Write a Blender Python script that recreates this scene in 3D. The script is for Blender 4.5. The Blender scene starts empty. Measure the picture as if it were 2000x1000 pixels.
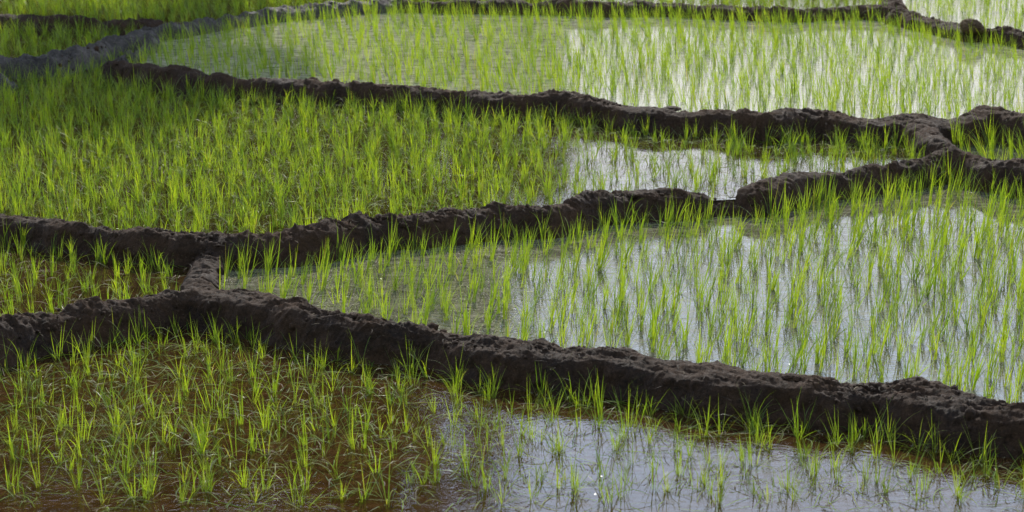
import bpy, math, random
import numpy as np
from mathutils import Vector, Matrix

random.seed(7)
rng = np.random.default_rng(7)
SC = bpy.context.scene
COL = SC.collection

# ------------------------------------------------------------------ camera
CAM_H, PITCH, FPX = 4.0, math.radians(15.8), 4250.0     # focal length in px of a 2000 px wide frame
cam = bpy.data.cameras.new('camera'); camo = bpy.data.objects.new('camera', cam); COL.objects.link(camo)
camo.location = (0, 0, CAM_H); camo.rotation_euler = (math.pi / 2 - PITCH, 0, 0)
cam.sensor_width = 36; cam.lens = FPX / 2000 * 36; cam.clip_end = 3000
cam.dof.use_dof = True; cam.dof.focus_distance = 13.3; cam.dof.aperture_fstop = 3.6
SC.camera = camo

# ------------------------------------------------------------------ sun, sky, exposure
SUN_EL, SUN_AZ = math.radians(33), math.radians(4)      # azimuth from +Y towards +X
sun = bpy.data.lights.new('sun', 'SUN'); sun.energy = 4.6; sun.angle = math.radians(0.5); sun.color = (1, .95, .86)
suno = bpy.data.objects.new('sun', sun); COL.objects.link(suno)
sd = Vector((math.sin(SUN_AZ) * math.cos(SUN_EL), math.cos(SUN_AZ) * math.cos(SUN_EL), math.sin(SUN_EL)))
suno.rotation_euler = sd.to_track_quat('Z', 'Y').to_euler()

world = bpy.data.worlds.new('World'); SC.world = world; world.use_nodes = True
nt = world.node_tree; nt.nodes.clear()
W = nt.nodes.new
out = W('ShaderNodeOutputWorld'); bg = W('ShaderNodeBackground'); sky = W('ShaderNodeTexSky')
sky.sky_type = 'NISHITA'; sky.sun_disc = False; sky.sun_elevation = SUN_EL; sky.sun_rotation = SUN_AZ
sky.dust_density = 2.0; sky.altitude = 300
bg.inputs['Strength'].default_value = 0.1
tc = W('ShaderNodeTexCoord'); sep = W('ShaderNodeSeparateXYZ'); nt.links.new(tc.outputs['Generated'], sep.inputs[0])
# broken cloud deck: noise on the direction projected to a high plane
zz = W('ShaderNodeMath'); zz.operation = 'MAXIMUM'; zz.inputs[1].default_value = 0.0; nt.links.new(sep.outputs['Z'], zz.inputs[0])
za = W('ShaderNodeMath'); za.operation = 'ADD'; za.inputs[1].default_value = 0.12; nt.links.new(zz.outputs[0], za.inputs[0])
dx = W('ShaderNodeMath'); dx.operation = 'DIVIDE'; nt.links.new(sep.outputs['X'], dx.inputs[0]); nt.links.new(za.outputs[0], dx.inputs[1])
dy = W('ShaderNodeMath'); dy.operation = 'DIVIDE'; nt.links.new(sep.outputs['Y'], dy.inputs[0]); nt.links.new(za.outputs[0], dy.inputs[1])
cmb = W('ShaderNodeCombineXYZ'); nt.links.new(dx.outputs[0], cmb.inputs[0]); nt.links.new(dy.outputs[0], cmb.inputs[1])
cn = W('ShaderNodeTexNoise'); cn.inputs['Scale'].default_value = 1.15; cn.inputs['Detail'].default_value = 7; cn.inputs['Roughness'].default_value = .55
nt.links.new(cmb.outputs[0], cn.inputs['Vector'])
cr = W('ShaderNodeMapRange'); cr.inputs[1].default_value = .50; cr.inputs[2].default_value = .70; nt.links.new(cn.outputs['Fac'], cr.inputs[0])
# more cloud low down: the deck is seen edge-on towards the horizon
hz = W('ShaderNodeMapRange'); hz.inputs[1].default_value = .54; hz.inputs[2].default_value = .37; hz.inputs[3].default_value = 0.0; hz.inputs[4].default_value = .9
nt.links.new(sep.outputs['Z'], hz.inputs[0])
mx = W('ShaderNodeMath'); mx.operation = 'MAXIMUM'; nt.links.new(cr.outputs[0], mx.inputs[0]); nt.links.new(hz.outputs[0], mx.inputs[1])
fac = W('ShaderNodeMath'); fac.operation = 'MULTIPLY'; fac.inputs[1].default_value = .92; nt.links.new(mx.outputs[0], fac.inputs[0])
mix = W('ShaderNodeMix'); mix.data_type = 'RGBA'
nt.links.new(fac.outputs[0], mix.inputs[0]); nt.links.new(sky.outputs[0], mix.inputs[6])
# sunlit haze-white cloud low down, bluer higher up (in the sky texture's units)
cc = W('ShaderNodeValToRGB'); cc.color_ramp.elements[0].position = .17; cc.color_ramp.elements[0].color = (.66, .66, .66, 1)
cc.color_ramp.elements[1].position = .36; cc.color_ramp.elements[1].color = (.88, 1.12, 1.50, 1); nt.links.new(sep.outputs['Z'], cc.inputs[0])
e_ = cc.color_ramp.elements.new(.215); e_.color = (.95, .96, .98, 1); e_ = cc.color_ramp.elements.new(.28); e_.color = (.84, .96, 1.20, 1)
cs_ = W('ShaderNodeVectorMath'); cs_.operation = 'SCALE'; cs_.inputs[3].default_value = 29; nt.links.new(cc.outputs[0], cs_.inputs[0])
nt.links.new(cs_.outputs[0], mix.inputs[7])
nt.links.new(mix.outputs[2], bg.inputs[0]); nt.links.new(bg.outputs[0], out.inputs[0])
SC.view_settings.view_transform = 'Standard'; SC.view_settings.look = 'None'
SC.view_settings.gamma = 1; SC.view_settings.use_curve_mapping = False
SC.view_settings.exposure = 0.0
SC.cycles.transparent_max_bounces = 12; SC.cycles.max_bounces = 8

# ------------------------------------------------------------------ helpers
FWD = np.array([0, math.cos(PITCH), -math.sin(PITCH)]); UP = np.array([0, math.sin(PITCH), math.cos(PITCH)])
def pt(px, py, z):
    """surveyed position: the place on level z that the photograph shows at px, py"""
    d = np.array([1., 0, 0]) * (px - 1000) / FPX + UP * (500 - py) / FPX + FWD
    t = (z - CAM_H) / d[2]
    return (d[0] * t, d[1] * t)

def proj(x, y, z):
    v = np.stack([x, y, z - CAM_H + 0 * x], -1)
    f = v @ FWD
    return 1000 + FPX * v[..., 0] / f, 500 - FPX * (v @ UP) / f

def _hash(ix, iy, iz, seed):
    n = (ix.astype(np.int64) * 374761393 + iy.astype(np.int64) * 668265263 + iz.astype(np.int64) * 2147483647 + seed * 1442695041) & 0xffffffff
    n = ((n ^ (n >> 13)) * 1274126177) & 0xffffffff
    n = (n ^ (n >> 16)) & 0xffffffff
    return n / 2147483648.0 - 1.0
def noise(x, y, z, f, seed=0):
    x = x * f + 100.3; y = y * f + 57.7; z = z * f + 31.1 + 0 * x
    ix, iy, iz = np.floor(x), np.floor(y), np.floor(z)
    fx, fy, fz = x - ix, y - iy, z - iz
    fx = fx * fx * (3 - 2 * fx); fy = fy * fy * (3 - 2 * fy); fz = fz * fz * (3 - 2 * fz)
    r = 0
    for a in (0, 1):
        for b in (0, 1):
            for c in (0, 1):
                w = (fx if a else 1 - fx) * (fy if b else 1 - fy) * (fz if c else 1 - fz)
                r = r + w * _hash(ix + a, iy + b, iz + c, seed)
    return r
def fbm(x, y, z, f, octs=3, seed=0, ridged=False):
    r, a, n = 0, 1.0, 0
    for o in range(octs):
        v = noise(x, y, z, f * 2.03 ** o, seed + o * 17)
        if ridged: v = 1 - 2 * np.abs(v)
        r = r + a * v; n += a; a *= .52
    return r / n

def new_mat(name):
    m = bpy.data.materials.new(name); m.use_nodes = True
    t = m.node_tree; t.nodes.clear()
    o = t.nodes.new('ShaderNodeOutputMaterial')
    return m, t, t.nodes.new, t.links.new, o

def mesh_obj(name, verts, faces, mat, kind=None, parent=None, smooth=True, normals=None, attr=None):
    me = bpy.data.meshes.new(name)
    verts = np.asarray(verts, dtype=np.float32)
    if isinstance(faces, np.ndarray):
        k = faces.shape[1]
        me.vertices.add(len(verts)); me.vertices.foreach_set('co', verts.ravel())
        me.loops.add(faces.size); me.loops.foreach_set('vertex_index', faces.astype(np.int32).ravel())
        me.polygons.add(len(faces)); me.polygons.foreach_set('loop_start', np.arange(0, faces.size, k, dtype=np.int32))
        me.polygons.foreach_set('loop_total', np.full(len(faces), k, dtype=np.int32))
        me.update(calc_edges=True)
    else:
        me.from_pydata([tuple(map(float, v)) for v in verts], [], faces); me.update()
    if smooth: me.polygons.foreach_set('use_smooth', np.ones(len(me.polygons), dtype=bool))
    if attr is not None:
        a = me.color_attributes.new('leafdata', 'FLOAT_COLOR', 'POINT')
        a.data.foreach_set('color', np.asarray(attr, dtype=np.float32).ravel())
    if normals is not None: me.normals_split_custom_set_from_vertices(normals.astype(np.float32))
    me.materials.append(mat)
    o = bpy.data.objects.new(name, me); COL.objects.link(o)
    if kind: o['kind'] = kind
    if parent: o.parent = parent
    return o

# ------------------------------------------------------------------ materials
def mud_material(name, dark, light, rough, wet):
    m, t, N, L, o = new_mat(name)
    g = N('ShaderNodeNewGeometry')
    n1 = N('ShaderNodeTexNoise'); n1.inputs['Scale'].default_value = 3.2; n1.inputs['Detail'].default_value = 8; n1.inputs['Roughness'].default_value = .65
    L(g.outputs['Position'], n1.inputs['Vector'])
    n2 = N('ShaderNodeTexNoise'); n2.inputs['Scale'].default_value = 60; n2.inputs['Detail'].default_value = 6; n2.inputs['Roughness'].default_value = .7
    L(g.outputs['Position'], n2.inputs['Vector'])
    r = N('ShaderNodeValToRGB'); r.color_ramp.elements[0].position = .36; r.color_ramp.elements[1].position = .66
    r.color_ramp.elements[0].color = (*dark, 1); r.color_ramp.elements[1].color = (*light, 1)
    mm = N('ShaderNodeMath'); mm.operation = 'MULTIPLY_ADD'; mm.inputs[1].default_value = .5; L(n1.outputs['Fac'], mm.inputs[0])
    m2 = N('ShaderNodeMath'); m2.operation = 'MULTIPLY'; m2.inputs[1].default_value = .5; L(n2.outputs['Fac'], m2.inputs[0]); L(m2.outputs[0], mm.inputs[2])
    L(mm.outputs[0], r.inputs[0])
    # pale straw and root flecks in the mud
    v = N('ShaderNodeTexNoise'); v.inputs['Scale'].default_value = 1; v.inputs['Detail'].default_value = 2
    mp = N('ShaderNodeMapping'); mp.inputs['Scale'].default_value = (70, 190, 260); mp.inputs['Rotation'].default_value = (0, 0, .3); L(g.outputs['Position'], mp.inputs[0]); L(mp.outputs[0], v.inputs['Vector'])
    vr = N('ShaderNodeMapRange'); vr.inputs[1].default_value = .67; vr.inputs[2].default_value = .72; L(v.outputs['Fac'], vr.inputs[0])
    vf = N('ShaderNodeMath'); vf.operation = 'MULTIPLY'; vf.inputs[1].default_value = .55; L(vr.outputs[0], vf.inputs[0])
    mc = N('ShaderNodeMix'); mc.data_type = 'RGBA'; L(vf.outputs[0], mc.inputs[0]); L(r.outputs[0], mc.inputs[6]); mc.inputs[7].default_value = (.17, .13, .09, 1)
    p = N('ShaderNodeBsdfPrincipled'); L(mc.outputs[2], p.inputs['Base Color'])
    rr = N('ShaderNodeMapRange'); rr.inputs[1].default_value = .35; rr.inputs[2].default_value = .7; rr.inputs[3].default_value = wet; rr.inputs[4].default_value = rough
    L(n1.outputs['Fac'], rr.inputs[0]); L(rr.outputs[0], p.inputs['Roughness']); p.inputs['Specular IOR Level'].default_value = .2
    b = N('ShaderNodeBump'); b.inputs['Strength'].default_value = .9; b.inputs['Distance'].default_value = .02
    n3 = N('ShaderNodeTexNoise'); n3.inputs['Scale'].default_value = 45; n3.inputs['Detail'].default_value = 8; n3.inputs['Roughness'].default_value = .75
    L(g.outputs['Position'], n3.inputs['Vector']); L(n3.outputs['Fac'], b.inputs['Height']); L(b.outputs[0], p.inputs['Normal'])
    L(p.outputs[0], o.inputs[0]); return m
MUD = mud_material('bund_mud', (.0095, .0046, .0027), (.076, .041, .022), .95, .7)
MUD_WET = mud_material('wet_grey_mud', (.010, .0075, .006), (.125, .104, .090), .85, .5)
CLOD = mud_material('brown_clod_earth', (.06, .035, .016), (.13, .085, .045), .95, .8)

def leaf_material(name='rice_leaf', rough=.42, spec=.32):
    m, t, N, L, o = new_mat(name)
    a = N('ShaderNodeAttribute'); a.attribute_name = 'leafdata'
    s = N('ShaderNodeSeparateColor'); L(a.outputs['Color'], s.inputs[0])      # r: along the blade, g: random, b: withered
    c = N('ShaderNodeValToRGB'); e = c.color_ramp.elements
    e[0].position = 0; e[0].color = (.026, .070, .010, 1); e[1].position = 1; e[1].color = (.172, .238, .020, 1)
    k = e.new(.5); k.color = (.100, .175, .014, 1); L(s.outputs['Green'], c.inputs[0])
    d = N('ShaderNodeMix'); d.data_type = 'RGBA'; L(s.outputs['Blue'], d.inputs[0]); L(c.outputs[0], d.inputs[6]); d.inputs[7].default_value = (.20, .17, .07, 1)
    base = N('ShaderNodeMapRange'); base.inputs[1].default_value = 0; base.inputs[2].default_value = .22; base.inputs[3].default_value = .35; base.inputs[4].default_value = 0
    L(s.outputs['Red'], base.inputs[0])
    d2 = N('ShaderNodeMix'); d2.data_type = 'RGBA'; L(base.outputs[0], d2.inputs[0]); L(d.outputs[2], d2.inputs[6]); d2.inputs[7].default_value = (.11, .13, .04, 1)
    df = N('ShaderNodeBsdfPrincipled'); L(d2.outputs[2], df.inputs['Base Color']); df.inputs['Roughness'].default_value = rough; df.inputs['Specular IOR Level'].default_value = spec
    tr = N('ShaderNodeBsdfTranslucent')
    g = N('ShaderNodeMix'); g.data_type = 'RGBA'; g.blend_type = 'MULTIPLY'; g.inputs[0].default_value = 1; L(d2.outputs[2], g.inputs[6]); g.inputs[7].default_value = (2.95, 2.7, .8, 1)
    L(g.outputs[2], tr.inputs[0])
    x = N('ShaderNodeMixShader'); x.inputs[0].default_value = .5; L(df.outputs[0], x.inputs[1]); L(tr.outputs[0], x.inputs[2])
    L(x.outputs[0], o.inputs[0]); return m
LEAF = leaf_material(); WETLEAF = leaf_material('wet_floating_leaf', .55, .12)

def straw_material(name, col, rough=.7, spec=.15):
    m, t, N, L, o = new_mat(name)
    a = N('ShaderNodeAttribute'); a.attribute_name = 'leafdata'
    s = N('ShaderNodeSeparateColor'); L(a.outputs['Color'], s.inputs[0])
    c = N('ShaderNodeValToRGB'); e = c.color_ramp.elements
    e[0].color = (*[v * .45 for v in col], 1); e[1].color = (*col, 1); L(s.outputs['Green'], c.inputs[0])
    p = N('ShaderNodeBsdfPrincipled'); L(c.outputs[0], p.inputs['Base Color']); p.inputs['Roughness'].default_value = rough; p.inputs['Specular IOR Level'].default_value = spec
    L(p.outputs[0], o.inputs[0]); return m
STRAW = straw_material('wet_straw', (.20, .155, .085)); DEBRIS = straw_material('scum_flecks', (.30, .29, .18), .5); GLINT_FLECK = straw_material('glint_flecks', (.30, .29, .20), .22, .5); DARKSTRAW = straw_material('dark_roots', (.04, .03, .02), .8); DRYSTRAW = straw_material('dry_straw', (.20, .16, .10), .8)

def water_material(name, silt, turbid, ripple, rscale, patchy=.0, rough=.015, film=.12):
    """still paddy water: sky reflection over silty, partly clear water"""
    m, t, N, L, o = new_mat(name)
    g = N('ShaderNodeNewGeometry')
    n = N('ShaderNodeTexNoise'); n.inputs['Scale'].default_value = .9; n.inputs['Detail'].default_value = 5; L(g.outputs['Position'], n.inputs['Vector'])
    tr = N('ShaderNodeMapRange'); tr.inputs[1].default_value = .35; tr.inputs[2].default_value = .65
    tr.inputs[3].default_value = max(0, turbid - patchy); tr.inputs[4].default_value = min(1, turbid + patchy)
    ms_ = N('ShaderNodeMapping'); ms_.inputs['Scale'].default_value = (5, 13, 1); L(g.outputs['Position'], ms_.inputs[0])
    nf = N('ShaderNodeTexNoise'); nf.inputs['Scale'].default_value = 1.6; nf.inputs['Detail'].default_value = 6; nf.inputs['Roughness'].default_value = .65; L(ms_.outputs[0], nf.inputs['Vector'])
    av = N('ShaderNodeMix'); av.inputs[0].default_value = .5; L(n.outputs['Fac'], av.inputs[2]); L(nf.outputs['Fac'], av.inputs[3]); L(av.outputs[0], tr.inputs[0])
    sv = N('ShaderNodeMapRange'); sv.inputs[1].default_value = .35; sv.inputs[2].default_value = .65; sv.inputs[3].default_value = .62; sv.inputs[4].default_value = 1.3; L(nf.outputs['Fac'], sv.inputs[0])
    sc_ = N('ShaderNodeVectorMath'); sc_.operation = 'SCALE'; sc_.inputs[0].default_value = silt; L(sv.outputs[0], sc_.inputs[3])
    T = N('ShaderNodeBsdfTransparent'); T.inputs[0].default_value = (.9, .8, .62, 1)
    D = N('ShaderNodeBsdfDiffuse'); L(sc_.outputs[0], D.inputs[0])
    body = N('ShaderNodeMixShader'); L(tr.outputs[0], body.inputs[0]); L(T.outputs[0], body.inputs[1]); L(D.outputs[0], body.inputs[2])
    G = N('ShaderNodeBsdfGlossy'); G.inputs['Roughness'].default_value = rough; G.inputs['Color'].default_value = (1, 1, 1, 1)
    F = N('ShaderNodeFresnel'); F.inputs[0].default_value = 1.33
    mp = N('ShaderNodeMapping'); mp.inputs['Scale'].default_value = (1, 1.6, 1); L(g.outputs['Position'], mp.inputs[0])
    r1 = N('ShaderNodeTexNoise'); r1.inputs['Scale'].default_value = rscale; r1.inputs['Detail'].default_value = 3; L(mp.outputs[0], r1.inputs['Vector'])
    cal = N('ShaderNodeTexNoise'); cal.inputs['Scale'].default_value = .55; cal.inputs['Detail'].default_value = 2; L(g.outputs['Position'], cal.inputs['Vector'])
    cm = N('ShaderNodeMapRange'); cm.inputs[1].default_value = .42; cm.inputs[2].default_value = .6; cm.inputs[3].default_value = .25; cm.inputs[4].default_value = 1; L(cal.outputs['Fac'], cm.inputs[0])
    ms = N('ShaderNodeMath'); ms.operation = 'MULTIPLY'; ms.inputs[1].default_value = ripple; L(cm.outputs[0], ms.inputs[0])
    b = N('ShaderNodeBump'); b.inputs['Distance'].default_value = .01; L(ms.outputs[0], b.inputs['Strength']); L(r1.outputs['Fac'], b.inputs['Height'])
    L(b.outputs[0], G.inputs['Normal']); L(b.outputs[0], F.inputs['Normal'])
    # a dusty film breaks the mirror in patches
    fm = N('ShaderNodeMapRange'); fm.inputs[1].default_value = .38; fm.inputs[2].default_value = .62; fm.inputs[3].default_value = 1; fm.inputs[4].default_value = 1 - film; L(nf.outputs['Fac'], fm.inputs[0])
    ff = N('ShaderNodeMath'); ff.operation = 'MULTIPLY'; L(F.outputs[0], ff.inputs[0]); L(fm.outputs[0], ff.inputs[1])
    x = N('ShaderNodeMixShader'); L(ff.outputs[0], x.inputs[0]); L(body.outputs[0], x.inputs[1]); L(G.outputs[0], x.inputs[2])
    L(x.outputs[0], o.inputs[0]); return m

def bed_material(name, a_, b_):
    m, t, N, L, o = new_mat(name)
    g = N('ShaderNodeNewGeometry')
    n = N('ShaderNodeTexNoise'); n.inputs['Scale'].default_value = 5; n.inputs['Detail'].default_value = 9; n.inputs['Roughness'].default_value = .62; L(g.outputs['Position'], n.inputs['Vector'])
    r = N('ShaderNodeValToRGB'); r.color_ramp.elements[0].position = .35; r.color_ramp.elements[1].position = .68
    r.color_ramp.elements[0].color = (*a_, 1); r.color_ramp.elements[1].color = (*b_, 1); L(n.outputs['Fac'], r.inputs[0])
    p = N('ShaderNodeBsdfDiffuse'); L(r.outputs[0], p.inputs[0])
    b = N('ShaderNodeBump'); b.inputs['Distance'].default_value = .03; b.inputs['Strength'].default_value = .8; L(n.outputs['Fac'], b.inputs['Height']); L(b.outputs[0], p.inputs['Normal'])
    L(p.outputs[0], o.inputs[0]); return m
BED = bed_material('brown_silt', (.06, .029, .010), (.17, .088, .031))

# ------------------------------------------------------------------ the mud bunds, surveyed along their crests
# name: (crest height, half width of the top, [(px, py of the crest), ...], y shift, low side height)
LV = dict(front=0.06, left=.13, right=.125, middle=.22, far=.295, nook=.20, upper=.28, top=.36, corner=.36)
B = {}
def bund(key, zc, w, pts, sh, mat=None, label=''):
    P = []
    for p in pts:
        dz = p[2] if len(p) > 2 else 0
        x, y = pt(p[0], p[1] + sh, zc + dz); P.append((x, y, zc + dz, p[3] if len(p) > 3 else w))
    B[key] = dict(P=np.array(P), mat=mat or MUD, label=label)
bund('D1', .25, .08, [(-420, 705), (-200, 672), (0, 640), (60, 622), (130, 612), (230, 594), (330, 576), (395, 573)], -4,
     label='rough dark mud bank between the small brown-water paddy and the front paddy, at the left')
bund('D2', .25, .11, [(395, 573), (450, 578), (520, 592), (600, 612), (700, 632), (760, 636), (850, 646), (930, 665), (1000, 674), (1100, 692), (1190, 689, 0, .115), (1235, 701, 0, .12), (1330, 716, 0, .125),
     (1430, 732, 0, .13), (1500, 738, 0, .135), (1560, 742, 0, .14), (1640, 758, 0, .145), (1690, 752, 0, .15), (1740, 758, 0, .15), (1800, 772, 0, .15), (1880, 788, 0, .15), (2000, 806, 0, .15), (2150, 828, 0, .15), (2420, 872, 0, .15)], -4,
     label='long thick dark mud bank running down to the right edge above the front paddy')
bund('A', .30, .085, [(-420, 392), (-200, 408), (0, 427), (60, 430), (110, 440), (200, 450), (300, 462), (420, 467)], -6,
     label='dark mud bank along the top of the small brown-water paddy')
bund('B', .30, .085, [(420, 467), (480, 470), (560, 466), (640, 452), (720, 436), (800, 432), (900, 420), (980, 411), (1060, 416), (1100, 408), (1150, 390), (1220, 383), (1290, 380), (1325, 378), (1352, 386, -.03)], -6,
     label='dark mud bank from the junction to the narrow water gap')
bund('S', .205, .07, [(1340, 398, 0), (1475, 388, 0)], 0, label='low mud sill in the narrow gap between two bank ends')
bund('B2', .31, .085, [(1474, 376, -.03), (1508, 360), (1560, 348), (1640, 338), (1720, 328), (1790, 318), (1850, 302)], -5,
     label='dark mud bank with a rounded end right of the narrow water gap')
bund('C', .21, .085, [(420, 467, .07), (408, 490, .03), (398, 520), (398, 550), (395, 573, .03)], -2,
     label='short lit crumbly mud bank joining the two banks at the left')
bund('E', .385, .08, [(215, 120, -.01), (250, 122), (320, 132), (400, 139), (470, 148), (560, 151), (640, 158), (740, 164), (850, 172), (940, 183), (1030, 184), (1100, 186), (1180, 196), (1250, 208),
     (1320, 213), (1390, 212), (1450, 219), (1510, 226), (1560, 218), (1620, 219), (1700, 232), (1790, 226)], 3,
     label='long dark mud bank below the far pale-water paddy')
bund('G', .36, .09, [(1790, 226, .02), (1800, 250), (1835, 276), (1858, 300, -.04)], 0,
     label='short mud bank running down between the two junctions at the right')
bund('F', .385, .11, [(1790, 226), (1850, 236, -.03), (1890, 222, .02), (1925, 212, .03), (1970, 220, .02), (2020, 238, 0), (2200, 262)], 1,
     label='humped mud bank ending at the right edge above the small corner paddy')
bund('H', .32, .10, [(1850, 297), (1900, 304), (1950, 318), (2010, 328), (2250, 350)], -2,
     label='dark mud bank at the right edge below the small corner paddy')
bund('I1', .37, .10, [(-380, 150), (-150, 128), (0, 112), (80, 110), (130, 102), (180, 88), (225, 74), (280, 62), (330, 50)], 4, MUD_WET,
     label='grey shiny mud bank at the upper left edge')
bund('I2', .39, .09, [(330, 50), (400, 38), (470, 28), (560, 15), (640, 9), (700, 3), (780, -2)], 4, MUD_WET,
     label='grey shiny mud bank climbing to the top edge')
bund('N', .33, .09, [(215, 122), (240, 108), (280, 90), (300, 74)], 10, MUD_WET, label='low pale mud ramp joining two banks near the upper left corner')
bund('M', .40, .06, [(-380, 28), (-150, 28), (0, 26), (90, 31), (180, 33), (230, 39), (290, 36), (340, 44)], 3,
     label='thin dark mud bank across the upper left corner')
bund('K1', .40, .08, [(780, -2), (850, 0), (950, 2), (1020, 4), (1050, 12, -.04)], 3, label='dark mud bank showing along the middle of the top edge')
bund('K2', .41, .08, [(1052, 6, -.02), (1090, 2), (1160, 6), (1220, 4), (1340, 6), (1440, 12), (1500, 14), (1560, 16), (1620, 12), (1690, 10), (1760, 14)], 3,
     label='dark mud bank along the top edge beyond the far pale-water paddy')
bund('L', .41, .09, [(1760, 14), (1800, 28), (1850, 40), (1900, 52), (1960, 54), (2010, 64), (2200, 92)], 4, label='dark mud bank carrying a round brown clod at the top right')
bund('Q', .41, .08, [(1760, 14), (1748, -4), (1735, -40), (1715, -110)], 9, label='short mud bank leaving the top edge near the right')
bund('R', .33, .07, [(-300, 152), (-60, 142), (0, 140), (20, 150, -.06)], 9, MUD_WET, label='grey mud bank end poking in at the upper left edge')
KEYS = list(B)

def seg_dist(x, y, P):
    """distance to a polyline, with crest height, half width and arc length where nearest"""
    best = np.full(x.shape, 1e9); zc = np.zeros(x.shape); wd = np.zeros(x.shape); al = np.zeros(x.shape); acc = 0
    for a, b in zip(P[:-1], P[1:]):
        ex, ey = b[0] - a[0], b[1] - a[1]; l2 = ex * ex + ey * ey
        t = np.clip(((x - a[0]) * ex + (y - a[1]) * ey) / l2, 0, 1)
        d = np.hypot(x - a[0] - t * ex, y - a[1] - t * ey)
        m = d < best
        best = np.where(m, d, best); zc = np.where(m, a[2] + t * (b[2] - a[2]), zc); wd = np.where(m, a[3] + t * (b[3] - a[3]), wd)
        al = np.where(m, acc + t * math.sqrt(l2), al); acc += math.sqrt(l2)
    return best, zc, wd, al

def bund_height(x, y, rough=True, per=False):
    wob = .045 * noise(x, y, 0, 2.6, 3) + .018 * noise(x, y, 0, 7, 4)
    H = np.full(x.shape, -9.0); ID = np.full(x.shape, -1); AL = np.zeros(x.shape); DR = np.full(x.shape, 9.0)
    acc = np.zeros(x.shape)
    for i, k in enumerate(KEYS):
        P = B[k]['P']
        m = (x > P[:, 0].min() - .75) & (x < P[:, 0].max() + .75) & (y > P[:, 1].min() - .75) & (y < P[:, 1].max() + .75)
        if not m.any(): continue
        d, zc, w, al = seg_dist(x[m], y[m], P)
        d = d + wob[m] * np.clip(d / .1, 0, 1)
        und = .028 * noise(al, 0 * al + i * 7.3, 0, 2.2, 9) + .014 * noise(al, 0 * al + i * 3.1, 0, 6.5, 10)
        zc = zc + und
        q = np.maximum(d - w, 0)
        h = zc - .022 * np.clip(d / w, 0, 1) ** 2 - (np.sqrt(q * q + .02 ** 2) - .02) * 2.7
        hh = H[m]; sel = h > hh
        kk = .03                                            # smooth union at the junctions
        e = np.clip(.5 + .5 * (h - hh) / kk, 0, 1)
        H[m] = hh * (1 - e) + h * e + kk * e * (1 - e) * (hh > -5)
        I = ID[m]; I[sel] = i; ID[m] = I
        A = AL[m]; A[sel] = al[sel]; AL[m] = A
        Q = DR[m]; Q[sel] = (d / w)[sel]; DR[m] = Q
    return H, ID, AL, DR

# grid that gets coarser with distance; only cells near a bund are kept
ys = [8.6]
while ys[-1] < 27.5: ys.append(ys[-1] + .0085 + max(0, ys[-1] - 12) * .0011)
ys = np.array(ys)
def build_bunds():
    bands = [(8.6, 14.6, .0098), (14.6, 17.5, .012), (17.5, 22, .016), (22, 27.5, .02)]
    for y0, y1, cx in bands:
        yy = ys[(ys >= y0 - 1e-6) & (ys <= y1 + .03)]
        half = .40 + y1 * 1000 / FPX * 1.04
        xx = np.arange(-half, half, cx)
        X, Y = np.meshgrid(xx, yy)
        # coarse mask
        H = np.full(X.shape, -9.0)
        keep = np.zeros(X.shape, bool)
        for k in KEYS:
            P = B[k]['P']
            for a, b in zip(P[:-1], P[1:]):
                ix = np.searchsorted(xx, [min(a[0], b[0]) - .36, max(a[0], b[0]) + .36]); iy = np.searchsorted(yy, [min(a[1], b[1]) - .36, max(a[1], b[1]) + .36])
                s = (slice(iy[0], iy[1]), slice(ix[0], ix[1]))
                if X[s].size == 0: continue
                ex, ey = b[0] - a[0], b[1] - a[1]
                t = np.clip(((X[s] - a[0]) * ex + (Y[s] - a[1]) * ey) / (ex * ex + ey * ey), 0, 1)
                keep[s] |= np.hypot(X[s] - a[0] - t * ex, Y[s] - a[1] - t * ey) < .33
        idx = np.full(X.shape, -1); n = keep.sum(); idx[keep] = np.arange(n)
        x, y = X[keep], Y[keep]
        h, gid, al, dr = bund_height(x, y)
        # clods, lapped smears along the crest, hollows: real relief
        top = np.clip(1.5 - dr, 0, 1)
        near = np.clip(1 - (dr - 3.0), 0, 1)
        lump = np.clip(fbm(x, y, 0 * x, 11, 2, 150), -.1, .6)
        r = .026 * fbm(x, y, 0 * x, 5, 3, 20) + top * (.026 * fbm(al * .35, y * 1.7 + x, h, 12, 4, 40, True) - .008 + .022 * lump) \
            + (.2 + .8 * top) * .013 * fbm(al * .4, y + x * .6, h, 34, 3, 60, True) + .006 * noise(x, y, h, 75, 61)
        amp = .72 + .62 * np.clip(.5 + 1.3 * noise(x, y, 0 * x, 1.4, 160), 0, 1)      # smoothed stretches and crumbly ones
        ox = .022 * fbm(x, y, h * 1.5, 9, 3, 80) * near + .014 * noise(x, y, h, 30, 95) * near
        oy = .022 * fbm(x, y, h * 1.5, 9, 3, 110) * near + .010 * noise(x, y, h, 30, 96) * near - .03 * np.clip(fbm(al, h * 2, 0 * x, 9, 2, 130), 0, 1) * np.clip(dr - .8, 0, 1) * near
        amp = amp * np.where(np.isin(gid, [KEYS.index(q) for q in ('I1', 'I2', 'N', 'R')]), 1.9, 1.0)
        h2 = h + r * near * amp
        V = np.stack([x + ox, y + oy, np.maximum(h2, -.16)], -1)
        a, b, c, d = idx[:-1, :-1], idx[:-1, 1:], idx[1:, 1:], idx[1:, :-1]
        ok = (a >= 0) & (b >= 0) & (c >= 0) & (d >= 0)
        F = np.stack([a[ok], b[ok], c[ok], d[ok]], -1)
        fz = V[F][:, :, 2].max(1); F = F[fz > -.15]
        # shared vertex normals so that neighbours meet without a seam
        fn = np.cross(V[F[:, 2]] - V[F[:, 0]], V[F[:, 3]] - V[F[:, 1]])
        VN = np.zeros_like(V)
        for j in range(4): np.add.at(VN, F[:, j], fn)
        VN /= np.linalg.norm(VN, axis=1, keepdims=True) + 1e-12
        yield V, F, gid[F[:, 0]], VN
parts = {k: [] for k in KEYS}
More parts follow.
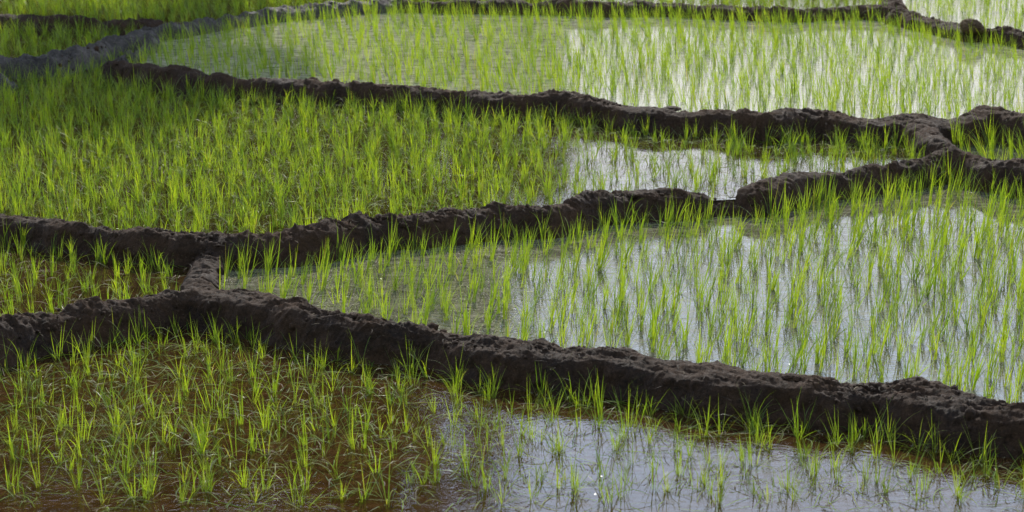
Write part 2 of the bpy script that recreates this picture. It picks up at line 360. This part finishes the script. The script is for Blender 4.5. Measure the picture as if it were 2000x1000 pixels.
for V, F, g, VN in build_bunds():
    for i, k in enumerate(KEYS):
        f = F[g == i]
        if len(f) == 0: continue
        u, inv = np.unique(f, return_inverse=True)
        parts[k].append((V[u], inv.reshape(f.shape), VN[u]))
for k in KEYS:
    if not parts[k]: continue
    off = 0; vs, fs, ns = [], [], []
    for v, f, n in parts[k]:
        vs.append(v); fs.append(f + off); ns.append(n); off += len(v)
    name = 'mud_sill' if k == 'S' else 'mud_bank'
    o = mesh_obj(name, np.concatenate(vs), np.concatenate(fs), B[k]['mat'], normals=np.concatenate(ns))
    o['label'] = B[k]['label']; o['category'] = 'mud bank'; o['group'] = 'mud banks between the rice paddies'
    if k == 'S': del o['group']

# ------------------------------------------------------------------ paddies: water sheet over a silt bed
def ch(k, rev=False, a=0, b=None):
    p = B[k]['P'][:, :2][a:b]; return p[::-1] if rev else p
def cat(*a): return np.concatenate([np.atleast_2d(np.array(q, dtype=float)) for q in a])
PAD = {
 'front': cat(ch('D1'), ch('D2'), [(5.5, 5.0), (-5.5, 5.0)]),
 'left': cat(ch('A'), ch('C'), ch('D1', True)),
 'right': cat(ch('C', True), ch('B'), ch('B2'), ch('H'), ch('D2', True)),
 'middle': cat(ch('A'), ch('B'), ch('B2'), ch('G', True), ch('E', True), ch('N'), [B['I1']['P'][-2, :2]], ch('I1', True, 0, -1)),
 'far': cat(ch('E'), ch('F'), ch('L', True), ch('K2', True), ch('K1', True), ch('I2', True), ch('N', True)),
 'nook': cat(ch('G', True), ch('F'), ch('H', True)),
 'upper': cat(ch('M'), ch('I1', True)),
 'top': cat(ch('M'), ch('I2', False, 1), ch('K1'), ch('K2'), ch('Q'), [(4.0, 29.5), (-9, 29.5)]),
 'corner': cat(ch('L', True), ch('Q'), [(4.0, 29.5), (9, 29.5)]),
}
WM = {
 'front': water_material('clear_brown_water', (.098, .050, .018), .35, .21, 24, .15),
 'left': water_material('clear_brown_water_left', (.10, .058, .024), .3, .10, 30, .1),
 'right': water_material('silty_grey_water', (.15, .138, .088), .8, .09, 34, .2, .035, .5),
 'middle': water_material('clear_olive_water', (.07, .055, .022), .3, .09, 30, .15),
 'far': water_material('milky_pale_water', (.30, .285, .19), .9, .06, 22, .08, .05, .5),
 'nook': water_material('milky_green_water', (.12, .13, .07), .8, .05, 30, .1, .04, .5),
}
WM['upper'] = WM['middle']; WM['top'] = WM['middle']; WM['corner'] = WM['far']
from mathutils.geometry import tessellate_polygon
for k, poly in PAD.items():
    for nm, dz, mt in (('water', 0, WM[k]), ('paddy_bed', -.055, BED)):
        vs = [Vector((p[0], p[1], LV[k] + dz)) for p in poly]
        tris = tessellate_polygon([vs]); fl = []
        for t3 in tris:
            a, b, c = (vs[i] for i in t3)
            fl.append(tuple(t3) if (b - a).cross(c - a).z > 0 else tuple(reversed(t3)))
        mesh_obj(nm, [tuple(v) for v in vs], fl, mt, 'structure', smooth=False)

def land_material():
    m, t, N, L, o = new_mat('meadow_ground')
    g = N('ShaderNodeNewGeometry'); n = N('ShaderNodeTexNoise'); n.inputs['Scale'].default_value = .4; n.inputs['Detail'].default_value = 9; L(g.outputs['Position'], n.inputs['Vector'])
    r = N('ShaderNodeValToRGB'); r.color_ramp.elements[0].position = .35; r.color_ramp.elements[1].position = .65
    r.color_ramp.elements[0].color = (.04, .06, .015, 1); r.color_ramp.elements[1].color = (.09, .11, .03, 1)
    p = N('ShaderNodeBsdfDiffuse'); L(n.outputs['Fac'], r.inputs[0]); L(r.outputs[0], p.inputs[0]); L(p.outputs[0], o.inputs[0]); return m
S_ = 1500
mesh_obj('ground', [(-S_, -S_, -.4), (S_, -S_, -.4), (S_, S_, -.4), (-S_, S_, -.4)], [(0, 1, 2, 3)], land_material(), 'structure', smooth=False)

# unseen slope added under and behind the viewer, cuts skylight on bank fronts
gx, gy = np.meshgrid(np.linspace(-120, 120, 121), np.concatenate([[3.2, 2.2, 1.2, .2, -1, -2.5], np.linspace(-5, -120, 60)]))
gz = np.where(gy > -1, -.4 + (3.2 - gy) * .55, 1.9 + (-1 - gy) * .62) + np.where(gy < -1, 1.6 * noise(gx, gy, 0, .08, 400) * np.clip((-1 - gy) / 10, 0, 1), 0)
gz = gz - .4 * (np.round(gz / 1.6) * 1.6 < gz)
idx = np.arange(gx.size).reshape(gx.shape)
mesh_obj('added_shade_hillside', np.stack([gx.ravel(), gy.ravel(), gz.ravel()], -1), np.stack([idx[:-1, :-1].ravel(), idx[1:, :-1].ravel(), idx[1:, 1:].ravel(), idx[:-1, 1:].ravel()], -1),
         land_material(), 'structure')

# ------------------------------------------------------------------ rice
def inside(x, y, poly):
    r = np.zeros(x.shape, bool); n = len(poly)
    for i in range(n):
        x1, y1 = poly[i]; x2, y2 = poly[(i + 1) % n]
        if y1 == y2: continue
        c = ((y1 > y) != (y2 > y)) & (x < (x2 - x1) * (y - y1) / (y2 - y1) + x1)
        r ^= c
    return r

def blade(L, az, lean, curl, w, segs=6, wither=0., rnd=None, base=(0, 0)):
    """one folded, tapering leaf blade that rises from the base and arches over"""
    rnd = rng.random() if rnd is None else rnd
    v, c = [], []
    px, pz, ang = 0., -.03, lean
    dirx, diry = math.cos(az), math.sin(az); sx, sy = -diry, dirx
    tw = rng.uniform(-.9, .9)
    for i in range(segs + 1):
        t = i / segs
        ww = w * (.55 + .8 * t if t < .35 else .83 + .17 * math.cos((t - .35) * 2)) * (1 - max(0, t - .45) / .55) ** .8 * .5
        if i == segs: ww = 0.0002
        ca = math.cos(tw * t); sa = math.sin(tw * t)
        # width direction turns slightly along the blade
        wx, wy, wz = sx * ca, sy * ca, sa * .8
        bx, by = base[0] + dirx * px, base[1] + diry * px
        z = pz
        v += [(bx - wx * ww, by - wy * ww, z - wz * ww + ww * .25), (bx + wx * ww, by + wy * ww, z + wz * ww + ww * .25)]
        wi = min(1, wither + max(0, (t - .88)) * 3 * (rnd > .9))
        c += [(t, rnd, wi, 1)] * 2
        st = L / segs
        px += math.sin(ang) * st; pz += math.cos(ang) * st
        ang += curl * (.3 + 1.4 * t) / segs
        if pz < .006 and i > 1: pz = .006; ang = min(ang, 1.57)
    f = [(2 * i, 2 * i + 1, 2 * i + 3, 2 * i + 2) for i in range(segs)]
    return np.array(v), np.array(f), np.array(c)

def tuft(n, hmin, hmax, splay, droop, w):
    out = []; bias = rng.uniform(0, 6.28); tone = rng.random()
    for i in range(n):
        az = rng.uniform(0, 6.28)
        inner = i < n * .5
        lean = abs(rng.normal(0, splay * (.6 if inner else 1.8))) + .02
        L = rng.uniform(hmin, hmax) * (1 if inner else rng.uniform(.7, 1.15))
        r = rng.random()
        curl = rng.uniform(-.1, .6) if r > droop else rng.uniform(.8, 2.0)
        b = rng.normal(0, .009, 2)
        out.append(blade(L, az, lean, curl, w * rng.uniform(.7, 1.15), base=b, rnd=float(np.clip(tone * .65 + rng.random() * .35, 0, 1)),
                         wither=rng.uniform(0, .18) if rng.random() > .05 else rng.uniform(.3, .8)))
    return out

KINDS = {   # blades, heights, splay, droop share, width
 'front': dict(n=(11, 16), h=(.10, .28), splay=.70, droop=.48, w=.0047),
 'left': dict(n=(9, 12), h=(.12, .26), splay=.27, droop=.38, w=.0055),
 'right': dict(n=(8, 13), h=(.15, .34), splay=.22, droop=.25, w=.0059),
 'middle': dict(n=(11, 16), h=(.11, .25), splay=.36, droop=.42, w=.0052),
 'far': dict(n=(6, 12), h=(.14, .29), splay=.19, droop=.14, w=.0062),
}
VAR = {k: [tuft(int(rng.integers(d['n'][0], d['n'][1] + 1)), d['h'][0], d['h'][1], d['splay'], d['droop'], d['w']) for _ in range(26)] for k, d in KINDS.items()}

def merge(bl):
    vs, fs, cs, o = [], [], [], 0
    for v, f, c in bl: vs.append(v); fs.append(f + o); cs.append(c); o += len(v)
    return np.concatenate(vs), np.concatenate(fs), np.concatenate(cs)
VARM = {k: [merge(t) for t in v] for k, v in VAR.items()}

# spacing across, spacing in depth, jitter, row angle, mean lean (x, y)
PLANT = {
 'front': ('front', .148, .165, .55, .10, (-.02, .02)),
 'left': ('left', .135, .155, .5, -.1, (-.03, .02)),
 'right': ('right', .132, .155, .48, .06, (.10, 0)),
 'middle': ('middle', .115, .13, .5, -.05, (-.02, 0)),
 'far': ('far', .112, .18, .36, .16, (-.10, .02)),
 'nook': ('right', .14, .16, .5, 0, (-.12, 0)),
 'upper': ('middle', .12, .14, .5, 0, (-.04, 0)),
 'top': ('middle', .12, .14, .5, 0, (-.08, 0)),
 'corner': ('far', .14, .2, .4, .1, (-.05, 0)),
}
cands = []      # (paddy, x, y, z, rotation, scale, variant, lean)
for k, (kind, sx, sy, jit, ra, ln) in PLANT.items():
    poly = PAD[k]
    x0, x1, y0, y1 = max(poly[:, 0].min(), -8.5), min(poly[:, 0].max(), 8.5), max(poly[:, 1].min(), 9.6), min(poly[:, 1].max(), 27)
    gx, gy = np.meshgrid(np.arange(-12, 12, sx), np.arange(-4, 34, sy))
    gx = gx + rng.uniform(-jit, jit, gx.shape) * sx * 1.1; gy = gy + rng.uniform(-jit, jit, gy.shape) * sy * 1.3
    c, s = math.cos(ra), math.sin(ra); X = gx * c - (gy - 15) * s; Y = gx * s + (gy - 15) * c + 15
    X, Y = X.ravel(), Y.ravel()
    m = (X > x0) & (X < x1) & (Y > y0) & (Y < y1); X, Y = X[m], Y[m]
    m = (np.abs(X) < Y * (1000 / FPX) * 1.03 + .55) & inside(X, Y, poly); X, Y = X[m], Y[m]
    H = bund_height(X, Y)[0]; m = H < LV[k] + .0; X, Y = X[m], Y[m]
    gap = noise(X, Y, 0, .9, 200) + .4 * rng.normal(size=X.shape)
    m = gap > -1.35; X, Y = X[m], Y[m]
    if k in ('right', 'middle'):      # nothing grows in the outflow of the gap
        m = np.hypot(X - pt(1412, 392, .2)[0], (Y - pt(1412, 392, .2)[1]) * .5) > .17; X, Y = X[m], Y[m]
    if k == 'middle':       # thinly planted pool near the gap
        e1 = ((X - 1.7) / 1.45) ** 2 + ((Y - 16.2) / 1.5) ** 2
        m = (e1 > 1) | (rng.random(X.shape) < .66); X, Y = X[m], Y[m]
    for x, y in zip(X, Y):
        big = 1 + .12 * float(noise(np.array([x]), np.array([y]), 0, .7, 210)[0])
        cands.append((k, x, y, LV[k], rng.uniform(0, 6.28), big * rng.uniform(.8, 1.12), int(rng.integers(0, 26)), (ln[0] + rng.normal(0, .05), ln[1] + rng.normal(0, .05)), kind))

def tmat(c):
    k, x, y, z, r, s, v, (lx, ly), kind = c
    M = Matrix.Rotation(r, 4, 'Z')
    T = Matrix.Rotation(lx, 4, 'Y') @ Matrix.Rotation(-ly, 4, 'X')
    return Matrix.Translation((x, y, z)) @ T @ M @ Matrix.Scale(s, 4)

# the nearest 300 in view are individuals with their leaves; the others are one mass per paddy
info = []
for i, c in enumerate(cands):
    px, py = proj(np.array(c[1]), np.array(c[2]), c[3]); inview = 5 < px < 1995 and 20 < py < 1045
    info.append((px, py, inview, math.hypot(c[1], c[2])))
vis = sorted([i for i in range(len(cands)) if info[i][2]], key=lambda i: info[i][3])
solo = set(vis[:300])

def footed(c):      # does it stand against the near bank
    d = min(seg_dist(np.array([c[1]]), np.array([c[2]]), B[q]['P'])[0][0] for q in ('D1', 'D2')); return d < .42
leafmesh = {}
def leaf_mesh(kind, v, j):
    if (kind, v, j) not in leafmesh:
        V, F, C = merge(VAR[kind][v][j[0]:j[1]]) if isinstance(j, tuple) else VAR[kind][v][j]
        o = mesh_obj('leaf', V, F, LEAF, attr=C); leafmesh[(kind, v, j)] = o.data; bpy.data.objects.remove(o)
    return leafmesh[(kind, v, j)]
ordn = ['first', 'second', 'third', 'fourth', 'fifth', 'sixth', 'seventh', 'eighth', 'ninth', 'tenth', 'eleventh', 'twelfth', 'thirteenth', 'fourteenth', 'fifteenth',
        'sixteenth', 'seventeenth', 'eighteenth', 'nineteenth', 'twentieth']
def series(sel, fmt, mid):
    sel = sorted(sel, key=lambda i: info[i][0]); n = len(sel); r = {}
    for q, i in enumerate(sel):
        a, b = (q, 'left') if q < (n + 1) // 2 else (n - 1 - q, 'right')
        r[i] = fmt % (ordn[a], b) if a < 20 else mid
    return r
own = {}
F_ = [i for i in solo if cands[i][0] == 'front']
feet = [i for i in F_ if footed(cands[i])]
own.update({i: (t, 'rice seedlings along the foot of the near bank') for i, t in series(feet, '%s rice seedling from the %s along the foot of the near mud bank', 'rice seedling at the middle of the foot of the near mud bank').items()})
low = sorted([i for i in F_ if i not in own], key=lambda i: info[i][3])[:34]
own.update({i: (t, 'rice seedlings nearest the viewer') for i, t in series(low, '%s rice seedling from the %s in the nearest row, along the bottom', 'rice seedling in the middle of the nearest row').items()})
bk = [i for i in solo if cands[i][0] == 'right' and float(seg_dist(np.array([cands[i][1]]), np.array([cands[i][2]]), B['D2']['P'])[0][0]) < .36]
own.update({i: (t, 'rice seedlings just behind the crest of the near bank') for i, t in series(bk, '%s upright rice seedling from the %s just behind the crest of the near bank', 'upright rice seedling behind the middle of the near bank crest').items()})
lf = [i for i in solo if cands[i][0] == 'left']
own.update({i: (t, 'rice seedlings in the small left paddy') for i, t in series(lf, '%s slim rice seedling from the %s in the small brown-water paddy at the left', 'slim rice seedling in the small brown-water paddy at the left').items()})
def zone(i):
    if i in own: return own[i]
    k, (px, py) = cands[i][0], info[i][:2]
    if k == 'front':
        if px > 1450: return 'green rice seedling in sky-reflecting water, lower right corner', 'rice seedlings in the lower right water'
        if px > 1120: return 'green rice seedling in sky-reflecting water, right of the bottom centre', 'rice seedlings right of the bottom centre'
        if px > 820: return 'green rice seedling in sky-reflecting water at the bottom centre', 'rice seedlings in the bottom centre water'
        far_ = 'close to the near bank' if py < 820 else 'further out'
        if px > 540: return 'splayed rice seedling in brown water left of centre, ' + far_, 'rice seedlings in brown water left of centre, ' + far_
        if px > 270: return 'splayed rice seedling in brown water below the junction, ' + far_, 'rice seedlings in brown water below the junction, ' + far_
        return 'splayed rice seedling in brown water at the lower left, ' + far_, 'rice seedlings in the lower left brown water, ' + far_
    if px > 1700: return 'upright rice seedling in silty grey water behind the near bank, right edge', 'rice seedlings behind the near bank at the right edge'
    if px > 1400: return 'upright rice seedling in silty grey water behind the near bank, right of middle', 'rice seedlings behind the near bank right of the middle'
    return 'upright rice seedling in silty water beyond the middle of the near bank', 'rice seedlings behind the near bank in the middle'
for i in sorted(solo):
    c = cands[i]
    e = bpy.data.objects.new('rice_seedling', None); COL.objects.link(e); e.empty_display_size = .05
    e.matrix_world = tmat(c)
    lb_, gr_ = zone(i)
    if i not in own:
        sz = 'small ' if c[5] < .9 else ('tall ' if c[5] > 1.02 else 'medium '); lb_, gr_ = sz + lb_, sz + gr_
    e['label'], e['group'] = lb_, gr_; e['category'] = 'rice seedling'
    nb = len(VAR[c[8]][c[6]]); ns = max(3, nb - 7)
    o = bpy.data.objects.new('stem', leaf_mesh(c[8], c[6], (0, ns))); COL.objects.link(o); o.parent = e
    for j in range(ns, nb):
        o = bpy.data.objects.new('leaf', leaf_mesh(c[8], c[6], j)); COL.objects.link(o); o.parent = e
def bulk(name, sel, label):
    vs, fs, cs, off = [], [], [], 0
    for i in sel:
        c = cands[i]; V, F, C = VARM[c[8]][c[6]]
        M = np.array(tmat(c)); vs.append(V @ M[:3, :3].T + M[:3, 3]); fs.append(F + off); off += len(V)
        C = C.copy(); C[:, 1] = np.clip(C[:, 1] + rng.normal(0, .08), 0, 1); cs.append(C)
    if vs:
        o = mesh_obj(name, np.concatenate(vs), np.concatenate(fs), LEAF, 'stuff', attr=np.concatenate(cs)); o['label'] = label; o['category'] = 'rice plants'
RICE_LABEL = dict(front='further rice seedlings of the front paddy past the edges', left='slim rice seedlings filling the back of the small brown paddy',
    right='upright rice seedlings filling the right paddy of silty grey water', middle='dense green rice filling the large middle paddy',
    far='upright rice filling the far paddy of pale milky water', nook='rice tufts in the small corner paddy at the right edge',
    upper='dense rice between the two banks in the upper left corner', top='dense rice beyond the banks along the top edge', corner='sparse rice in pale water in the top right corner')
for k in PAD: bulk('rice_plants', [i for i in range(len(cands)) if cands[i][0] == k and i not in solo], RICE_LABEL[k])

# ------------------------------------------------------------------ leaves lying on the water, flecks of straw and scum
def scatter(k, dens, fn, x0=-9, x1=9, y0=9.5, y1=27):
    poly = PAD[k]; x0 = max(x0, poly[:, 0].min()); x1 = min(x1, poly[:, 0].max()); y0 = max(y0, poly[:, 1].min()); y1 = min(y1, poly[:, 1].max())
    n = int(dens * (x1 - x0) * (y1 - y0)); X = rng.uniform(x0, x1, n); Y = rng.uniform(y0, y1, n)
    m = (np.abs(X) < Y * 1000 / FPX * 1.02 + .3) & inside(X, Y, poly); X, Y = X[m], Y[m]
    H, _, _, dr = bund_height(X, Y); m = (H < LV[k] + .01); X, Y, H = X[m], Y[m], H[m]
    m = rng.random(len(X)) < fn(X, Y, H - LV[k]); return X[m], Y[m]
def flat_leaves(X, Y, z, L0, L1, w, segs=5, wi=(0, .5)):
    n = len(X); L = rng.uniform(L0, L1, n); a = rng.uniform(0, 6.28, n); cv = rng.normal(0, .7, n); rnd = rng.random(n) * .8; wth = rng.uniform(wi[0], wi[1], n) * (rng.random(n) > .4)
    arch = np.abs(rng.normal(0, .022, n)) * (L / .2); tilt = rng.normal(0, .15, n)
    V = np.zeros((n, segs + 1, 2, 3)); C = np.ones((n, segs + 1, 2, 4)); x, y = X.copy(), Y.copy()
    for i in range(segs + 1):
        t = i / segs; ww = w * .5 * math.sin(math.pi * min(1, .12 + t * .88)) ** .6 + .0003
        zz = z + .003 + arch * math.sin(math.pi * t)
        for s, sg in ((0, -1), (1, 1)):
            V[:, i, s, 0] = x - np.sin(a) * ww * sg; V[:, i, s, 1] = y + np.cos(a) * ww * sg; V[:, i, s, 2] = zz + sg * tilt * ww
        C[:, i, :, 0] = .3 + t * .7; C[:, i, :, 1] = rnd[:, None]; C[:, i, :, 2] = wth[:, None]
        x = x + np.cos(a) * L / segs; y = y + np.sin(a) * L / segs; a = a + cv / segs
    b = (np.arange(n) * (segs + 1) * 2)[:, None, None] + (np.arange(segs) * 2)[None, :, None] + np.array([0, 1, 3, 2])[None, None, :]
    return V.reshape(-1, 3), b.reshape(-1, 4), C.reshape(-1, 4)
def put(name, X, Y, z, L0, L1, w, mat, label, cat_, segs=5, wi=(0, .5)):
    if len(X) == 0: return
    V, F, C = flat_leaves(X, Y, z, L0, L1, w, segs, wi); o = mesh_obj(name, V, F, mat, 'stuff', attr=C); o['label'] = label; o['category'] = cat_
one = lambda x, y, h: np.ones_like(x)
for k, dens, lab in (('front', 115, 'green leaf blades lying on the brown water of the front paddy'), ('left', 45, 'leaf blades lying on the water of the small left paddy'),
                     ('middle', 120, 'leaf blades lying on the water of the large middle paddy'), ('right', 14, 'few leaf blades floating on the silty right paddy')):
    X, Y = scatter(k, dens, one); put('floating_leaves', X, Y, LV[k],   .07, .24, .0042, WETLEAF, lab, 'floating leaves')
for k, dens, lab in (('front', 45, 'wet straw bits floating on the front paddy'), ('left', 95, 'wet straw bits floating on the small left paddy'), ('middle', 30, 'wet straw bits floating on the middle paddy')):
    X, Y = scatter(k, dens, one); put('floating_straw', X, Y, LV[k], .03, .15, .004, STRAW, lab, 'straw', 3)
foot = lambda x, y, h: np.clip((h + .22) / .2, 0, 1) ** 2
X, Y = scatter('front', 1500, foot); put('floating_scum', X, Y, LV['front'], .008, .035, .006, DEBRIS, 'pale flecks gathered on the water at the foot of the near bank', 'scum', 1)
bx = pt(1250, 600, .1)[0]
sc = lambda x, y, h: np.clip(.9 - (x / y * FPX + 1000 - 520) / 900, .04, .9) * np.clip(.5 + 1.1 * noise(x, y, 0, 2.2, 300), .1, 1)
X, Y = scatter('right', 6500, sc); put('floating_scum', X, Y, LV['right'], .006, .022, .0042, DEBRIS, 'glittering pale scum on the left half of the silty paddy', 'scum', 1)
X, Y = scatter('middle', 250, one); put('floating_scum', X, Y, LV['middle'], .006, .02, .005, DEBRIS, 'scattered pale flecks on the middle paddy', 'scum', 1)

for k, dens, lab in (('front', 60, 'tiny glossy flecks added as sun glints on the front paddy'), ('middle', 70, 'tiny glossy flecks added as sun glints on the middle paddy'), ('left', 60, 'tiny glossy flecks added as sun glints on the small left paddy')):
    X, Y = scatter(k, dens, lambda x, y, h: np.clip(.8 - x * .3, .05, 1)); put('glint_flecks', X, Y, LV[k], .003, .008, .0026, GLINT_FLECK, lab, 'flecks', 1)  # glossy bits added to sparkle like sun glints, more towards the left
X, Y = scatter('right', 260, sc); put('glint_flecks', X, Y, LV['right'], .003, .007, .0024, GLINT_FLECK, 'tiny glossy flecks added as sun glints on the left of the silty paddy', 'flecks', 1)

# ------------------------------------------------------------------ clods and stubs on the banks
def ico(sub):
    import bmesh
    bm = bmesh.new(); bmesh.ops.create_icosphere(bm, subdivisions=sub, radius=1)
    V = np.array([v.co[:] for v in bm.verts]); F = np.array([[v.index for v in f.verts] for f in bm.faces]); bm.free(); return V, F
IV, IF = ico(5)
def clod(px, py, zc, size, mat, label, seed, cat_='clod'):
    x, y = pt(px, py, zc); V = IV.copy()
    r = 1 + .28 * fbm(V[:, 0], V[:, 1], V[:, 2], 1.6, 3, seed) + .14 * fbm(V[:, 0], V[:, 1], V[:, 2], 5, 3, seed + 5, True)
    V = V * r[:, None]; V[:, 2] = np.where(V[:, 2] < 0, V[:, 2] * .7, V[:, 2]); V = V * np.array(size)
    o = mesh_obj('earth_clod', V, IF, mat); o.location = (x, y, zc + size[2] * (.3 if size[0] > .1 else .1)); o.rotation_euler = (0, 0, seed * .7)
    o['label'] = label; o['category'] = cat_
clod(1898, 60, .40, (.125, .10, .085), CLOD, 'round brown earth clod sitting on the bank at the top right', 3)
clod(1312, 214, .375, (.07, .06, .022), MUD, 'small dark clod on the middle of the long far bank', 5)
clod(1546, 738, .25, (.05, .04, .02), MUD, 'small dark clod on the crest of the long near bank', 8)
clod(1240, 380, .29, (.07, .05, .02), MUD, 'dark lump on the bank left of the water gap', 11)
# torn root stub sticking out of the near bank
e = bpy.data.objects.new('root_stub', None); COL.objects.link(e); x, y = pt(500, 586, .25); e.location = (x, y, .25)
e['label'] = 'dark torn root stubs sticking out right of the bank junction'; e['category'] = 'root stub'
for j in range(6):
    V, F, C = blade(rng.uniform(.07, .13), rng.uniform(-.25, .3), rng.uniform(1.25, 1.5), rng.uniform(-.2, .15), .014, 4, base=(0, rng.uniform(-.03, .03)))
    mesh_obj('root', V, F, DARKSTRAW, parent=e, attr=C)

# root fibres, straw and crumbs lying on the banks
def on_banks(name, n, L0, L1, w, mat, label, cat_, lim):
    X = rng.uniform(-6.5, 6.5, n); Y = rng.uniform(9.5, 26, n); H, _, _, dr = bund_height(X, Y)
    m = (dr < lim) & (np.abs(X) < Y * 1000 / FPX + .3) & (H > .15); X, Y, H = X[m], Y[m], H[m]
    V, F, C = flat_leaves(X, Y, H + .004, L0, L1, w, 3, (0, 1)); o = mesh_obj(name, V, F, mat, 'stuff', attr=C); o['label'] = label; o['category'] = cat_
on_banks('root_fibres', 26000, .03, .10, .004, DARKSTRAW, 'dark root fibres trodden into the mud banks', 'roots', 1.6)
on_banks('bank_straw', 5000, .02, .08, .0035, DRYSTRAW, 'pale straw bits lying on the mud banks', 'straw', 1.5)
IC, IFC = ico(1)
def crumbs(n):
    X = rng.uniform(-6.5, 6.5, n); Y = rng.uniform(9.5, 26, n); H, _, _, dr = bund_height(X, Y)
    m = (dr < 1.9) & (np.abs(X) < Y * 1000 / FPX + .3) & (H > .15) & (noise(X, Y, 0, 1.4, 160) > -.1); X, Y, H = X[m], Y[m], H[m]; k = len(X)
    S = (rng.uniform(.006, .02, k) * (1 + (rng.random(k) > .93)))[:, None, None] * rng.uniform(.6, 1.2, (k, 1, 3))
    V = IC[None] * S * rng.uniform(.75, 1.2, (k, len(IC), 1)) + np.stack([X, Y, H], -1)[:, None, :]
    F = IFC[None] + (np.arange(k) * len(IC))[:, None, None]
    o = mesh_obj('mud_crumbs', V.reshape(-1, 3), F.reshape(-1, 3), MUD, 'stuff', smooth=True); o['label'] = 'loose dark crumbs of mud along the bank crests'; o['category'] = 'mud crumbs'
crumbs(42000)

# ------------------------------------------------------------------ trees beyond the fields (they shade and are mirrored in the left half)
def tree_mats():
    m, t, N, L, o = new_mat('tree_leaf')
    n = N('ShaderNodeTexNoise'); n.inputs['Scale'].default_value = 1.5; g = N('ShaderNodeNewGeometry'); L(g.outputs['Position'], n.inputs['Vector'])
    r = N('ShaderNodeValToRGB'); r.color_ramp.elements[0].color = (.03, .05, .012, 1); r.color_ramp.elements[1].color = (.06, .10, .02, 1); L(n.outputs['Fac'], r.inputs[0])
    d = N('ShaderNodeBsdfDiffuse'); L(r.outputs[0], d.inputs[0]); tr = N('ShaderNodeBsdfTranslucent'); L(r.outputs[0], tr.inputs[0])
    x = N('ShaderNodeMixShader'); x.inputs[0].default_value = .3; L(d.outputs[0], x.inputs[1]); L(tr.outputs[0], x.inputs[2]); L(x.outputs[0], o.inputs[0])
    b, t, N, L, o = new_mat('tree_bark')
    n = N('ShaderNodeTexNoise'); n.inputs['Scale'].default_value = 9; n.inputs['Detail'].default_value = 6
    r = N('ShaderNodeValToRGB'); r.color_ramp.elements[0].color = (.05, .04, .03, 1); r.color_ramp.elements[1].color = (.14, .11, .08, 1); L(n.outputs['Fac'], r.inputs[0])
    d = N('ShaderNodeBsdfDiffuse'); L(r.outputs[0], d.inputs[0]); L(d.outputs[0], o.inputs[0]); return m, b
TL, BARK = tree_mats()
def tube(pts, rad, n=8):
    vs, fs = [], []
    for i, (p, r) in enumerate(zip(pts, rad)):
        for j in range(n):
            a = j / n * 6.2832; vs.append((p[0] + r * math.cos(a), p[1] + r * math.sin(a), p[2]))
    for i in range(len(pts) - 1):
        for j in range(n): fs.append((i * n + j, i * n + (j + 1) % n, (i + 1) * n + (j + 1) % n, (i + 1) * n + j))
    return np.array(vs), np.array(fs)
def tree(x, y, h, r, z0, nleaf, label, seed):
    R = np.random.default_rng(seed)
    e = bpy.data.objects.new('broadleaf_tree', None); COL.objects.link(e); e.location = (x, y, -.4); e['label'] = label; e['category'] = 'tree'; e['group'] = 'trees beyond the paddies'
    V, F = tube([(0, 0, 0), (.1, 0, h * .25), (-.05, .1, h * .5), (.1, 0, h * .85)], [.22, .17, .12, .03]); mesh_obj('trunk', V, F, BARK, parent=e)
    vs, fs, off = [], [], 0
    cl = []
    for i in range(26 if h < 14 else 64):
        a = R.uniform(0, 6.28); zz = R.uniform(z0, h * .95); prof = math.sin(math.pi * min(1, (zz - z0 + .8) / (h - z0 + 1.0))) ** .38
        rr = r * prof * R.uniform(.35, 1); p = np.array([rr * math.cos(a), rr * math.sin(a), zz]); cl.append((p, R.uniform(.55, 1.05) * r * .42))
        V, F = tube([(0, 0, zz * .6), tuple(p * .55 + np.array([0, 0, zz * .28])), tuple(p)], [.06, .035, .012], 5); vs.append(V); fs.append(F + off); off += len(V)
    mesh_obj('limb', np.concatenate(vs), np.concatenate(fs), BARK, parent=e)
    n = nleaf; ci = R.integers(0, len(cl), n); C = np.array([c[0] for c in cl])[ci]; S = np.array([c[1] for c in cl])[ci]
    d = R.normal(size=(n, 3)); d /= np.linalg.norm(d, axis=1, keepdims=True); P = C + d * (S * R.random(n) ** .45)[:, None] * np.array([1, 1, .75])
    u = R.normal(size=(n, 3)); u /= np.linalg.norm(u, axis=1, keepdims=True); v = np.cross(u, R.normal(size=(n, 3))); v /= np.linalg.norm(v, axis=1, keepdims=True)
    l = (R.uniform(.10, .22, n) * (1 if h < 14 else 3.0))[:, None]
    V = np.stack([P - u * l, P + v * l * .45, P + u * l, P - v * l * .45], 1).reshape(-1, 3)
    mesh_obj('crown', V, np.arange(4 * n).reshape(-1, 4), TL, parent=e, smooth=False)
TREES = [(-2.5, 30.5, 9.2, 1.6, 6.9, 3800), (-5.6, 31.2, 10.4, 2.6, 9.0, 4500), (-10.0, 30.2, 9.8, 2.8, 7.2, 7000), (-14.4, 32.0, 10.0, 2.9, 2.5, 10000),
         (-8.9, 90, 39, 6.4, 2, 25000), (-16.5, 93, 34, 7.4, 2, 25000), (-24.5, 90, 40, 8, 2, 27000), (-13.0, 104, 45, 7.6, 2, 25000), (-21.5, 105, 43, 8.2, 2, 25000), (-32, 99, 42, 8.5, 2, 20000), (-4.6, 92, 25, 3.2, 1.5, 12000), (-2.4, 96, 40, 3.6, 2, 4200), (-.3, 92, 21, 3.2, 1.5, 12000)]  # far group: unseen, added to darken the water mirror without shading the paddies
for i, tdef in enumerate(TREES):
    tree(*tdef[:5], tdef[5], ('%s broadleaf tree from the right in the row beyond the paddies' % ordn[i]) if i < 4 else '%s tall tree of the far group added behind the row to darken reflections' % ordn[i - 4], 50 + i)
